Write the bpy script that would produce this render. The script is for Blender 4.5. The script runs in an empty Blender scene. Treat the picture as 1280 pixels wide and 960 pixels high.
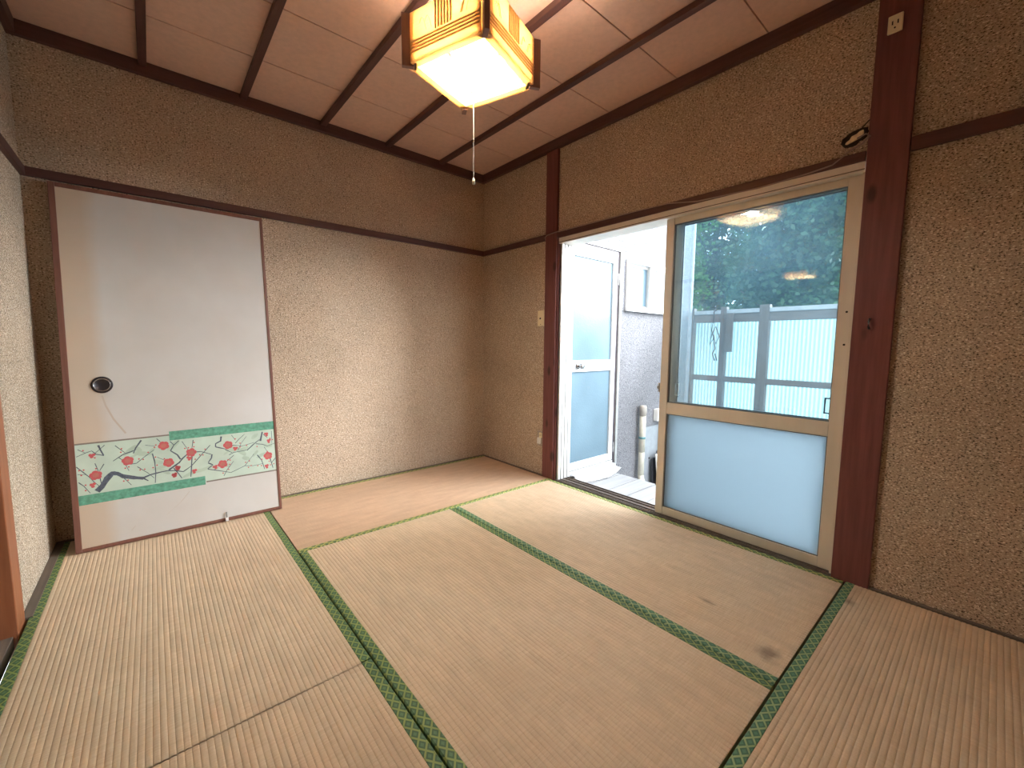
import bpy, math, random
from mathutils import Vector, Matrix

# ---------------------------------------------------------------- camera, sky, exposure
scene = bpy.context.scene
COL = scene.collection
cam_data = bpy.data.cameras.new('camera')
cam_data.sensor_width = 36.0
cam_data.lens = 36.0 * 522.47 / 1280.0
cam_data.clip_start = 0.02
cam = bpy.data.objects.new('camera', cam_data)
COL.objects.link(cam)
YAW, PITCH, ROLL = 0.7107, -0.0962, 0.0087
_f = Vector((math.sin(YAW) * math.cos(PITCH), math.cos(YAW) * math.cos(PITCH), math.sin(PITCH)))
_r = Vector((math.cos(YAW), -math.sin(YAW), 0))
_u = _r.cross(_f)
_r2 = _r * math.cos(ROLL) + _u * math.sin(ROLL)
_u2 = -_r * math.sin(ROLL) + _u * math.cos(ROLL)
cam.matrix_world = Matrix(((_r2.x, _u2.x, -_f.x, -2.2448), (_r2.y, _u2.y, -_f.y, -3.0026),
                           (_r2.z, _u2.z, -_f.z, 1.0124), (0, 0, 0, 1)))
scene.camera = cam

SKY_STRENGTH = 2.8
LAMP_STRENGTH = 62.0
FAR_LAMP_STRENGTH = 40.0
world = bpy.data.worlds.new('sky')
scene.world = world
world.use_nodes = True
wn, wl = world.node_tree.nodes, world.node_tree.links
wn.clear()
w_out = wn.new('ShaderNodeOutputWorld')
w_bg = wn.new('ShaderNodeBackground')
w_tc = wn.new('ShaderNodeTexCoord')
w_no = wn.new('ShaderNodeTexNoise')
w_no.inputs['Scale'].default_value = 2.2
w_no.inputs['Detail'].default_value = 4
w_cr = wn.new('ShaderNodeValToRGB')
w_cr.color_ramp.elements[0].position = 0.38
w_cr.color_ramp.elements[0].color = (0.74, 0.86, 1.0, 1)
w_cr.color_ramp.elements[1].position = 0.62
w_cr.color_ramp.elements[1].color = (1.0, 1.0, 1.0, 1)
wl.new(w_tc.outputs['Generated'], w_no.inputs['Vector'])
wl.new(w_no.outputs['Fac'], w_cr.inputs['Fac'])
wl.new(w_cr.outputs['Color'], w_bg.inputs['Color'])
w_bg.inputs['Strength'].default_value = SKY_STRENGTH
wl.new(w_bg.outputs['Background'], w_out.inputs['Surface'])

# hazy sun behind thin cloud
sun_data = bpy.data.lights.new('hazy_sun_offscreen', 'SUN')
sun_data.energy = 7.2
sun_data.angle = math.radians(42)
sun_data.color = (0.93, 0.97, 1.0)
sun = bpy.data.objects.new('hazy_sun_offscreen', sun_data)
COL.objects.link(sun)
sun.location = (6, -6, 5)
sun.rotation_euler = Vector((-1.0, 0.64, -0.34)).to_track_quat('-Z', 'Y').to_euler()

vs = scene.view_settings
vs.view_transform = 'Standard'
vs.look = 'None'
vs.gamma = 1.0
vs.use_curve_mapping = False
vs.exposure = 1.35
scene.cycles.use_denoising = True
scene.cycles.max_bounces = 12
scene.cycles.diffuse_bounces = 8
scene.cycles.transparent_max_bounces = 16
scene.cycles.sample_clamp_indirect = 8.0
scene.cycles.caustics_reflective = False
scene.cycles.caustics_refractive = False

# ---------------------------------------------------------------- mesh helpers
class MB:
    """collects faces; build() links them as one mesh object"""
    def __init__(s):
        s.v, s.f, s.m = [], [], []
    def add(s, vs_, fs, mi=0):
        b = len(s.v)
        s.v += [tuple(p) for p in vs_]
        for f in fs:
            s.f.append(tuple(b + i for i in f))
            s.m.append(mi)
        return s
    def box(s, x0, x1, y0, y1, z0, z1, mi=0):
        x0, x1 = min(x0, x1), max(x0, x1); y0, y1 = min(y0, y1), max(y0, y1); z0, z1 = min(z0, z1), max(z0, z1)
        return s.add([(x0, y0, z0), (x1, y0, z0), (x1, y1, z0), (x0, y1, z0), (x0, y0, z1), (x1, y0, z1), (x1, y1, z1), (x0, y1, z1)],
                     [(0, 3, 2, 1), (4, 5, 6, 7), (0, 1, 5, 4), (1, 2, 6, 5), (2, 3, 7, 6), (3, 0, 4, 7)], mi)
    def prism(s, poly, axis, a, b, mi=0):
        """poly: 2-D outline in the two other axes, extruded along axis from a to b"""
        def P(p, t):
            return {0: (t, p[0], p[1]), 1: (p[0], t, p[1]), 2: (p[0], p[1], t)}[axis]
        n = len(poly)
        vs_ = [P(p, a) for p in poly] + [P(p, b) for p in poly]
        fs = [tuple(range(n))[::-1], tuple(range(n, 2 * n))] + [(i, (i + 1) % n, n + (i + 1) % n, n + i) for i in range(n)]
        return s.add(vs_, fs, mi)
    def tube(s, pts, r, n=8, mi=0, caps=True):
        pts = [Vector(p) for p in pts]
        rs = r if isinstance(r, (list, tuple)) else [r] * len(pts)
        rings = []
        up = Vector((0, 0, 1))
        for i, p in enumerate(pts):
            d = (pts[min(i + 1, len(pts) - 1)] - pts[max(i - 1, 0)]).normalized()
            a = d.cross(up)
            if a.length < 1e-3:
                a = d.cross(Vector((1, 0, 0)))
            a.normalize()
            b = d.cross(a)
            rings.append([p + (a * math.cos(2 * math.pi * k / n) + b * math.sin(2 * math.pi * k / n)) * rs[i] for k in range(n)])
        vs_ = [q for ring in rings for q in ring]
        fs = []
        for i in range(len(pts) - 1):
            for k in range(n):
                fs.append((i * n + k, i * n + (k + 1) % n, (i + 1) * n + (k + 1) % n, (i + 1) * n + k))
        if caps:
            fs.append(tuple(range(n))[::-1])
            fs.append(tuple((len(pts) - 1) * n + k for k in range(n)))
        return s.add(vs_, fs, mi)
    def lathe(s, prof, c=(0, 0, 0), n=32, mi=0):
        """profile of (radius, z) turned about the z axis through c"""
        vs_, fs = [], []
        for r, z in prof:
            for k in range(n):
                a = 2 * math.pi * k / n
                vs_.append((c[0] + r * math.cos(a), c[1] + r * math.sin(a), c[2] + z))
        for i in range(len(prof) - 1):
            for k in range(n):
                fs.append((i * n + k, i * n + (k + 1) % n, (i + 1) * n + (k + 1) % n, (i + 1) * n + k))
        return s.add(vs_, fs, mi)
    def torus(s, c, R, r, n=48, k=12, mi=0, squash=1.0):
        vs_, fs = [], []
        for i in range(n):
            a = 2 * math.pi * i / n
            for j in range(k):
                b = 2 * math.pi * j / k
                q = R + r * math.cos(b)
                vs_.append((c[0] + q * math.cos(a), c[1] + q * math.sin(a), c[2] + r * math.sin(b) * squash))
        for i in range(n):
            for j in range(k):
                fs.append((i * k + j, ((i + 1) % n) * k + j, ((i + 1) % n) * k + (j + 1) % k, i * k + (j + 1) % k))
        return s.add(vs_, fs, mi)
    def build(s, name, mats, parent=None, bevel=0.0, smooth=False):
        me = bpy.data.meshes.new(name)
        me.from_pydata(s.v, [], s.f)
        for m in (mats if isinstance(mats, (list, tuple)) else [mats]):
            me.materials.append(m)
        me.polygons.foreach_set('material_index', s.m)
        if smooth:
            me.polygons.foreach_set('use_smooth', [True] * len(me.polygons))
        me.update()
        o = bpy.data.objects.new(name, me)
        COL.objects.link(o)
        o.parent = parent
        if bevel > 0:
            b = o.modifiers.new('bevel', 'BEVEL')
            b.width = bevel
            b.segments = 2
            b.limit_method = 'ANGLE'
        return o

def B(*a):
    return MB().box(*a)

def tag(o, label=None, cat=None, group=None, kind=None):
    if label: o['label'] = label
    if cat: o['category'] = cat
    if group: o['group'] = group
    if kind: o['kind'] = kind
    return o

def thing(name, label, cat, loc=(0, 0, 0), rz=0.0, group=None, kind=None):
    o = bpy.data.objects.new(name, None)
    o.empty_display_size = 0.05
    COL.objects.link(o)
    o.location = loc
    o.rotation_euler = (0, 0, rz)
    return tag(o, label, cat, group, kind)

def struct(name, mb, mat_, label, cat, bevel=0.0):
    return tag(mb.build(name, mat_, None, bevel), label, cat, None, 'structure')

# ---------------------------------------------------------------- material helpers
def new_mat(name):
    m = bpy.data.materials.new(name)
    m.use_nodes = True
    nt = m.node_tree
    return m, nt.nodes, nt.links, nt.nodes['Principled BSDF']

def ramp(nodes, stops):
    r = nodes.new('ShaderNodeValToRGB')
    el = r.color_ramp.elements
    while len(el) < len(stops):
        el.new(0.5)
    for e, (p, c) in zip(el, stops):
        e.position = p
        e.color = (*c, 1) if len(c) == 3 else c
    return r

def noise(nodes, links, vec, scale, detail=3.0, rough=0.55):
    n = nodes.new('ShaderNodeTexNoise')
    n.inputs['Scale'].default_value = scale
    n.inputs['Detail'].default_value = detail
    n.inputs['Roughness'].default_value = rough
    if vec is not None:
        links.new(vec, n.inputs['Vector'])
    return n

def coords(nodes, links, scale=(1, 1, 1), rot=(0, 0, 0)):
    t = nodes.new('ShaderNodeTexCoord')
    mp = nodes.new('ShaderNodeMapping')
    mp.inputs['Scale'].default_value = scale
    mp.inputs['Rotation'].default_value = rot
    links.new(t.outputs['Object'], mp.inputs['Vector'])
    return mp.outputs['Vector']

def mixc(nodes, links, fac, a, b, mode='MIX'):
    x = nodes.new('ShaderNodeMix')
    x.data_type = 'RGBA'
    x.blend_type = mode
    for sock, val in ((x.inputs[0], fac), (x.inputs[6], a), (x.inputs[7], b)):
        if hasattr(val, 'is_linked'):
            links.new(val, sock)
        elif isinstance(val, (int, float)):
            sock.default_value = val
        else:
            sock.default_value = (*val, 1)
    return x.outputs[2]

def bump(nodes, links, height, strength, dist, bsdf):
    b = nodes.new('ShaderNodeBump')
    b.inputs['Strength'].default_value = strength
    b.inputs['Distance'].default_value = dist
    links.new(height, b.inputs['Height'])
    links.new(b.outputs['Normal'], bsdf.inputs['Normal'])

def plain(name, col, rough=0.5, metal=0.0, var=0.12, scale=18.0, bmp=0.0, stretch=(1, 1, 1)):
    m, N, L, p = new_mat(name)
    v = coords(N, L, stretch)
    n = noise(N, L, v, scale, 4)
    lo = tuple(c * (1 - var) for c in col)
    hi = tuple(min(1, c * (1 + var)) for c in col)
    r = ramp(N, [(0.3, lo), (0.7, hi)])
    L.new(n.outputs['Fac'], r.inputs['Fac'])
    L.new(r.outputs['Color'], p.inputs['Base Color'])
    p.inputs['Roughness'].default_value = rough
    p.inputs['Metallic'].default_value = metal
    if bmp:
        bump(N, L, n.outputs['Fac'], bmp, 0.003, p)
    return m

def flat(name, col, rough=0.6):
    m, N, L, p = new_mat(name)
    p.inputs['Base Color'].default_value = (*col, 1)
    p.inputs['Roughness'].default_value = rough
    return m

def wood(name, lo, hi, rough=0.45, axis=2, knots=True, grain=60.0):
    """stained timber: grain drawn out along one axis, a few dark knots"""
    m, N, L, p = new_mat(name)
    sc = [1.0, 1.0, 1.0]
    sc[axis] = 0.06
    v = coords(N, L, tuple(sc))
    n = noise(N, L, v, grain, 5, 0.6)
    r = ramp(N, [(0.28, lo), (0.72, hi)])
    L.new(n.outputs['Fac'], r.inputs['Fac'])
    col = r.outputs['Color']
    if knots:
        sk = [9.0, 9.0, 9.0]
        sk[axis] = 4.0
        vk = coords(N, L, tuple(sk))
        vo = N.new('ShaderNodeTexVoronoi')
        vo.inputs['Scale'].default_value = 1.0
        L.new(vk, vo.inputs['Vector'])
        rk = ramp(N, [(0.0, (1, 1, 1)), (0.11, (0.9, 0.9, 0.9)), (0.19, (0, 0, 0))])
        L.new(vo.outputs['Distance'], rk.inputs['Fac'])
        col = mixc(N, L, rk.outputs['Color'], col, tuple(c * 0.35 for c in lo))
    L.new(col, p.inputs['Base Color'])
    p.inputs['Roughness'].default_value = rough
    bump(N, L, n.outputs['Fac'], 0.15, 0.002, p)
    return m

def sand_wall(name, base, dark, light, scale=150.0, bstr=0.6):
    """coarse flecked plaster"""
    m, N, L, p = new_mat(name)
    v = coords(N, L, (1, 1, 1.5))
    n = noise(N, L, v, scale, 2.5, 0.6)
    r = ramp(N, [(0.34, dark), (0.43, base), (0.57, base), (0.68, light)])
    L.new(n.outputs['Fac'], r.inputs['Fac'])
    v2 = coords(N, L, (1, 1, 1))
    big = noise(N, L, v2, 1.7, 3)
    flecked = r.outputs['Color']
    vf = coords(N, L, (1, 1, 1.9))
    for sc_, cut, colf in ((105.0, 0.62, dark), (85.0, 0.84, light)):
        vo = N.new('ShaderNodeTexVoronoi')
        vo.inputs['Scale'].default_value = sc_
        L.new(vf, vo.inputs['Vector'])
        near = math_(N, L, 'LESS_THAN', vo.outputs['Distance'], 0.30)
        se = N.new('ShaderNodeSeparateColor')
        L.new(vo.outputs['Color'], se.inputs[0])
        pick = math_(N, L, 'GREATER_THAN', se.outputs[0], cut)
        flecked = mixc(N, L, math_(N, L, 'MULTIPLY', near, pick), flecked, colf)
    rb = ramp(N, [(0.3, (0.86, 0.84, 0.82)), (0.7, (1.06, 1.05, 1.04))])
    L.new(big.outputs['Fac'], rb.inputs['Fac'])
    c = mixc(N, L, 1.0, flecked, rb.outputs['Color'], 'MULTIPLY')
    L.new(c, p.inputs['Base Color'])
    p.inputs['Roughness'].default_value = 0.95
    p.inputs['Specular IOR Level'].default_value = 0.15
    bump(N, L, n.outputs['Fac'], bstr, 0.006, p)
    return m

def math_(N, L, op, a, b=None):
    x = N.new('ShaderNodeMath')
    x.operation = op
    for i, val in enumerate((a, b)):
        if val is None:
            continue
        if hasattr(val, 'is_linked'):
            L.new(val, x.inputs[i])
        else:
            x.inputs[i].default_value = val
    return x.outputs[0]

def glass_mat(name, tint, dust, dust_col, refl=1.0):
    """window pane: clear with a mirror reflection and a film of dust"""
    m, N, L, p = new_mat(name)
    N.remove(p)
    out = N['Material Output']
    tr = N.new('ShaderNodeBsdfTransparent'); tr.inputs['Color'].default_value = (*tint, 1)
    gl = N.new('ShaderNodeBsdfGlossy'); gl.inputs['Roughness'].default_value = 0.02
    fr = N.new('ShaderNodeFresnel'); fr.inputs['IOR'].default_value = 1.5
    f2 = math_(N, L, 'MULTIPLY', fr.outputs[0], refl)
    mx = N.new('ShaderNodeMixShader')
    L.new(f2, mx.inputs[0]); L.new(tr.outputs[0], mx.inputs[1]); L.new(gl.outputs[0], mx.inputs[2])
    df = N.new('ShaderNodeBsdfTranslucent'); df.inputs['Color'].default_value = (*dust_col, 1)
    v = coords(N, L)
    n = noise(N, L, v, 3.0, 6)
    rr = ramp(N, [(0.3, (dust * 0.6,) * 3), (0.75, (dust * 1.4,) * 3)])
    L.new(n.outputs['Fac'], rr.inputs['Fac'])
    m2 = N.new('ShaderNodeMixShader')
    L.new(rr.outputs['Color'], m2.inputs[0]); L.new(mx.outputs[0], m2.inputs[1]); L.new(df.outputs[0], m2.inputs[2])
    L.new(m2.outputs[0], out.inputs['Surface'])
    return m

def frosted_mat(name, col, clear=0.0):
    m, N, L, p = new_mat(name)
    N.remove(p)
    out = N['Material Output']
    tl = N.new('ShaderNodeBsdfTranslucent'); tl.inputs['Color'].default_value = (*col, 1)
    gl = N.new('ShaderNodeBsdfGlossy'); gl.inputs['Roughness'].default_value = 0.25
    gl.inputs['Color'].default_value = (*col, 1)
    fr = N.new('ShaderNodeFresnel'); fr.inputs['IOR'].default_value = 1.45
    a = N.new('ShaderNodeMixShader')
    L.new(fr.outputs[0], a.inputs[0]); L.new(tl.outputs[0], a.inputs[1]); L.new(gl.outputs[0], a.inputs[2])
    last = a
    if clear:
        tr = N.new('ShaderNodeBsdfTransparent'); tr.inputs['Color'].default_value = (*col, 1)
        b = N.new('ShaderNodeMixShader'); b.inputs[0].default_value = clear
        L.new(a.outputs[0], b.inputs[1]); L.new(tr.outputs[0], b.inputs[2])
        last = b
    L.new(last.outputs[0], out.inputs['Surface'])
    return m

def emit(name, col, strength):
    m, N, L, p = new_mat(name)
    p.inputs['Base Color'].default_value = (*col, 1)
    p.inputs['Emission Color'].default_value = (*col, 1)
    p.inputs['Emission Strength'].default_value = strength
    return m

def leafwood(name, col, trans):
    """thin pine board that lets lamp light through"""
    m, N, L, p = new_mat(name)
    out = N['Material Output']
    v = coords(N, L, (1, 1, 14))
    n = noise(N, L, v, 30, 4)
    r = ramp(N, [(0.3, tuple(c * 0.82 for c in col)), (0.7, col)])
    L.new(n.outputs['Fac'], r.inputs['Fac'])
    L.new(r.outputs['Color'], p.inputs['Base Color'])
    p.inputs['Roughness'].default_value = 0.5
    tl = N.new('ShaderNodeBsdfTranslucent')
    L.new(r.outputs['Color'], tl.inputs['Color'])
    mx = N.new('ShaderNodeMixShader'); mx.inputs[0].default_value = trans
    L.new(p.outputs[0], mx.inputs[1]); L.new(tl.outputs[0], mx.inputs[2])
    L.new(mx.outputs[0], out.inputs['Surface'])
    return m

# ---------------------------------------------------------------- materials
M = {}
M['sand'] = sand_wall('flecked_plaster', (0.54, 0.43, 0.325), (0.095, 0.068, 0.048), (0.86, 0.78, 0.66), 130.0, 0.8)
M['post'] = wood('red_stained_post', (0.125, 0.038, 0.036), (0.20, 0.066, 0.060), 0.45, 2, True)
M['trim_x'] = wood('stained_rail_east_west', (0.07, 0.027, 0.022), (0.115, 0.046, 0.038), 0.5, 0, False)
M['trim_y'] = wood('stained_rail_north_south', (0.07, 0.027, 0.022), (0.115, 0.046, 0.038), 0.5, 1, False)
M['west_post'] = wood('orange_brown_post', (0.30, 0.095, 0.04), (0.40, 0.14, 0.06), 0.45, 2, False)
M['base_x'] = wood('dusty_floor_rail_x', (0.10, 0.075, 0.06), (0.17, 0.13, 0.10), 0.7, 0, False)
M['base_y'] = wood('dusty_floor_rail_y', (0.10, 0.075, 0.06), (0.17, 0.13, 0.10), 0.7, 1, False)
M['ceil'] = plain('ceiling_board', (0.70, 0.46, 0.36), 0.75, 0, 0.06, 40)
M['gap'] = flat('brown_backing_board', (0.22, 0.14, 0.105), 0.9)
M['subfloor'] = plain('subfloor_boards', (0.12, 0.09, 0.06), 0.9)
M['alu'] = plain('champagne_aluminium', (0.70, 0.64, 0.54), 0.42, 0.1, 0.06, 12, 0, (1, 1, 0.2))
M['alu_light'] = plain('pale_aluminium', (0.80, 0.77, 0.71), 0.45, 0.0, 0.05)
M['alu_dark'] = plain('grimy_track_aluminium', (0.16, 0.13, 0.11), 0.55, 0.3, 0.25, 40)
M['white_alu'] = plain('white_painted_aluminium', (0.68, 0.69, 0.7), 0.4, 0.0, 0.03)
M['dark_metal'] = flat('dark_metal', (0.03, 0.03, 0.035), 0.35)
M['chrome'] = plain('tarnished_chrome', (0.45, 0.45, 0.46), 0.25, 0.9, 0.2)
M['clear'] = glass_mat('dusty_window_glass', (0.90, 0.96, 0.98), 0.020, (0.48, 0.78, 1.0), 1.8)
M['frost'] = frosted_mat('frosted_glass', (0.86, 0.93, 0.97))
M['stucco'] = sand_wall('outdoor_stucco', (0.20, 0.205, 0.225), (0.10, 0.105, 0.12), (0.30, 0.305, 0.325), 90.0, 0.9)
M['plastic_white'] = plain('white_plastic', (0.75, 0.75, 0.73), 0.45, 0, 0.04)
M['plastic_cream'] = plain('cream_plastic', (0.84, 0.75, 0.52), 0.45, 0, 0.06)
M['black_hole'] = flat('dark_slot', (0.01, 0.01, 0.01), 0.8)
M['putty'] = plain('torn_paper_filler', (0.88, 0.70, 0.46), 0.9, 0, 0.2, 60)
M['jamb'] = plain('weathered_jamb_aluminium', (0.55, 0.55, 0.54), 0.5, 0.1, 0.06)
M['gasket'] = flat('grey_gasket', (0.16, 0.15, 0.14), 0.6)
M['wire'] = flat('thin_brown_cable', (0.34, 0.25, 0.22), 0.5)

def obscure_glass(name, col):
    m, N, L, p = new_mat(name)
    v = coords(N, L, (1, 1, 1))
    n = noise(N, L, v, 70, 2)
    n2 = noise(N, L, v, 2.2, 2)
    r = ramp(N, [(0.35, tuple(c * 0.9 for c in col)), (0.65, tuple(min(1, c * 1.12) for c in col))])
    L.new(n2.outputs['Fac'], r.inputs['Fac'])
    L.new(r.outputs['Color'], p.inputs['Base Color'])
    p.inputs['Roughness'].default_value = 0.2
    p.inputs['Specular IOR Level'].default_value = 0.06
    bump(N, L, n.outputs['Fac'], 0.25, 0.004, p)
    return m
M['obscure'] = obscure_glass('hammered_obscure_glass', (0.15, 0.225, 0.28))

# ---------------------------------------------------------------- room shell
U = 0.88
W, D_ = 2.66, 3.54          # room width and depth
CZ = 2.435                  # ceiling boards
TOP = 2.62
struct('floor', B(-W, 0, -D_, 0, -0.10, -0.055), M['subfloor'], 'bare board subfloor underneath the tatami mats', 'floor')
struct('wall_north', B(-W - 0.12, 0.12, 0, 0.12, -0.10, TOP), M['sand'], 'brown flecked plaster wall behind the leaning papered panel', 'wall')
OP0, OP1, OPZ = -0.885, -2.595, 1.775      # sliding door opening in the east wall
e = MB()
e.box(0, 0.12, 0, OP0 + 0.02, -0.10, TOP)
e.box(0, 0.12, OP0 + 0.02, OP1 - 0.02, OPZ + 0.01, TOP)
e.box(0, 0.12, OP1 - 0.02, -D_ - 0.12, -0.10, TOP)
e.box(0, 0.12, OP0 + 0.02, OP1 - 0.02, -0.10, -0.045)
struct('wall_east', e, M['sand'], 'brown flecked plaster wall around the sliding glass door', 'wall')
WO0, WO1 = -0.87, -2.66                    # doorway to the next room in the west wall
e = MB()
e.box(-W - 0.12, -W, 0, WO0 + 0.02, -0.10, TOP)
e.box(-W - 0.12, -W, WO0 + 0.02, WO1 - 0.02, 1.80, TOP)
e.box(-W - 0.12, -W, WO1 - 0.02, -D_ - 0.12, -0.10, TOP)
struct('wall_west', e, M['sand'], 'flecked plaster wall with the wide doorway to the next room', 'wall')
struct('wall_south', B(-W, 0, -D_ - 0.12, -D_, -0.10, TOP), M['sand'], 'flecked plaster wall opposite the leaning papered panel', 'wall')

ceiling = struct('ceiling', B(-W - 0.12, 0.12, -D_ - 0.12, 0.12, CZ + 0.012, CZ + 0.06), M['gap'], 'brown board ceiling divided by dark battens', 'ceiling')
pm = None
xs = [-W] + [-2.2 + 0.44 * i for i in range(5)] + [0.0]
ys = [-0.44 * i for i in range(8)] + [-D_]
ys[0] = 0.0
random.seed(3)
for i in range(6):
    for j in range(8):
        g = 0.0028
        mb = B(xs[i] + g, xs[i + 1] - g, ys[j + 1] + g, ys[j] - g, CZ, CZ + 0.0118)
        mb.build('ceiling_board', M['ceil'], ceiling, 0.0015)
for x in xs[1:-1]:
    B(x - 0.017, x + 0.017, -D_, 0, CZ - 0.028, CZ - 0.0005).build('batten', M['trim_y'], ceiling, 0.002)

# mouldings, rails and posts
MZ0 = 2.372
struct('trim_1', B(-W, 0, -0.032, 0, MZ0, CZ - 0.001), M['trim_x'], 'dark stained ceiling moulding above the leaning papered panel', 'moulding', 0.002)
struct('trim_2', B(-0.032, 0, -D_, -0.0325, MZ0, CZ - 0.001), M['trim_y'], 'dark stained ceiling moulding above the sliding glass door', 'moulding', 0.002)
struct('trim_3', B(-W, -W + 0.032, -D_, -0.0325, MZ0, CZ - 0.001), M['trim_y'], 'dark stained ceiling moulding above the doorway to the next room', 'moulding', 0.002)
struct('trim_4', B(-W + 0.0325, -0.0325, -D_, -D_ + 0.032, MZ0, CZ - 0.001), M['trim_x'], 'dark stained ceiling moulding opposite the leaning papered panel', 'moulding', 0.002)
struct('trim_5', B(-W, 0, -0.022, 0, 1.765, 1.806), M['trim_x'], 'dark stained wall rail that the papered panel leans on', 'wall rail', 0.002)
struct('trim_6', B(-0.018, 0, -0.775, -0.0225, 1.765, 1.806), M['trim_y'], 'short dark wall rail between the room corner and the thin post', 'wall rail', 0.002)
struct('trim_7', B(-0.016, 0, -2.588, -0.893, 1.762, 1.80), M['trim_y'], 'dark stained lintel above the sliding glass door', 'lintel', 0.002)
struct('trim_8', B(-0.018, 0, -D_ + 0.001, -2.722, 1.755, 1.806), M['trim_y'], 'dark wall rail on the far side of the thick knotty post', 'wall rail', 0.002)
struct('trim_9', B(-W, -W + 0.02, WO1 - 0.11, -0.0225, 1.765, 1.806), M['trim_y'], 'dark stained lintel over the doorway to the next room', 'lintel', 0.002)
struct('trim_10', B(-0.02, 0.02, -0.888, -0.778, -0.05, MZ0 - 0.0005), M['post'], 'thin red brown post beside the light switch', 'post', 0.003)
struct('trim_11', B(-0.022, 0.02, -2.72, -2.592, -0.055, MZ0 - 0.0005), M['post'], 'thick knotty red brown post with a socket near its top', 'post', 0.003)
struct('trim_12', B(-W - 0.12, -W + 0.012, WO0, WO0 + 0.10, -0.055, 1.764), M['west_post'], 'orange brown post at the doorway edge near the papered panel', 'post', 0.003)
struct('trim_13', B(-W - 0.12, -W + 0.012, WO1 - 0.10, WO1, -0.055, 1.764), M['west_post'], 'orange brown post at the other doorway edge away from the panel', 'post', 0.003)
struct('trim_14', B(-0.008, 0.012, -0.902, -0.8885, -0.01, 1.761), M['post'], 'narrow red brown door casing strip beside the thin post', 'casing', 0.001)
struct('trim_15', B(-W - 0.12, -W - 0.001, WO1, WO0, -0.055, -0.004), M['base_y'], 'dark worn wooden sill in the doorway to the next room', 'sill', 0.002)
struct('baseboard_north', B(-W + 0.02, -0.018, -0.018, 0, -0.055, 0.004), M['base_x'], 'thin dusty floor rail along the wall behind the papered panel', 'floor rail', 0.001)
e = MB().box(-0.018, 0, -0.777, 0, -0.055, 0.004)
struct('baseboard_east', e, M['base_y'], 'thin dark floor rail from the room corner to the thin post', 'floor rail', 0.001)
struct('baseboard_south', B(-0.018, 0, -D_, -2.721, -0.055, 0.006), M['base_y'], 'thin dark floor rail beside the thick knotty post', 'floor rail', 0.001)
struct('baseboard_west', B(-W, -W + 0.03, WO0 + 0.101, 0, -0.055, 0.004), M['base_y'], 'grey dusty floor rail below the plaster beside the papered panel', 'floor rail', 0.001)

# ---------------------------------------------------------------- the next room, seen only as a reflection in the glass
M['far_wall'] = plain('next_room_plaster', (0.34, 0.27, 0.19), 0.95, 0, 0.1)
FX0, FX1, FY0, FY1 = -5.5, -W - 0.12, -D_ - 0.12, 0.12
struct('floor_next_room', B(FX0, FX1, FY0, FY1, -0.10, -0.005), M['subfloor'], 'dark floor of the next room beyond the doorway', 'floor')
struct('ceiling_next_room', B(FX0, FX1, FY0, FY1, CZ, CZ + 0.06), M['far_wall'], 'ceiling of the next room beyond the doorway', 'ceiling')
struct('wall_next_room_west', B(FX0 - 0.1, FX0, FY0, FY1, -0.10, TOP), M['far_wall'], 'far plaster wall of the next room beyond the doorway', 'wall')
struct('wall_next_room_north', B(FX0, FX1, FY1, FY1 + 0.1, -0.10, TOP), M['far_wall'], 'plaster side wall of the next room on the panel side', 'wall')
struct('wall_next_room_south', B(FX0, FX1, FY0 - 0.1, FY0, -0.10, TOP), M['far_wall'], 'plaster side wall of the next room away from the panel', 'wall')

# ---------------------------------------------------------------- sliding glass door (frame and two leaves)
ZH = 1.722
fr = thing('door_1', 'champagne aluminium frame with tracks around the sliding glass door', 'door frame', kind='structure')
B(-0.010, 0.125, -2.588, -0.904, ZH, 1.7615).build('head_track', M['alu_light'], fr, 0.001)
B(-0.0108, -0.0102, -2.588, -0.904, 1.729, 1.733).build('head_groove', M['alu_dark'], fr)
jm = MB()
for a, b in ((0.004, 0.030), (0.036, 0.062), (0.070, 0.098), (0.104, 0.125)):
    jm.box(a, b, -0.925, -0.904, 0.0, ZH)
jm.box(0.004, 0.125, -0.912, -0.904, 0.0, ZH)
jm.build('jamb', M['jamb'], fr, 0.001)
B(0.004, 0.125, -2.588, -2.580, 0.0, ZH).build('jamb', M['alu'], fr, 0.001)
sl = MB().box(-0.014, 0.125, -2.588, -0.904, -0.045, -0.004)
for x in (-0.012, 0.006, 0.034, 0.078, 0.112):
    sl.box(x, x + 0.006, -2.588, -0.904, -0.004, 0.004)
sl.build('sill_track', M['alu_dark'], fr, 0.0008)

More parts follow.
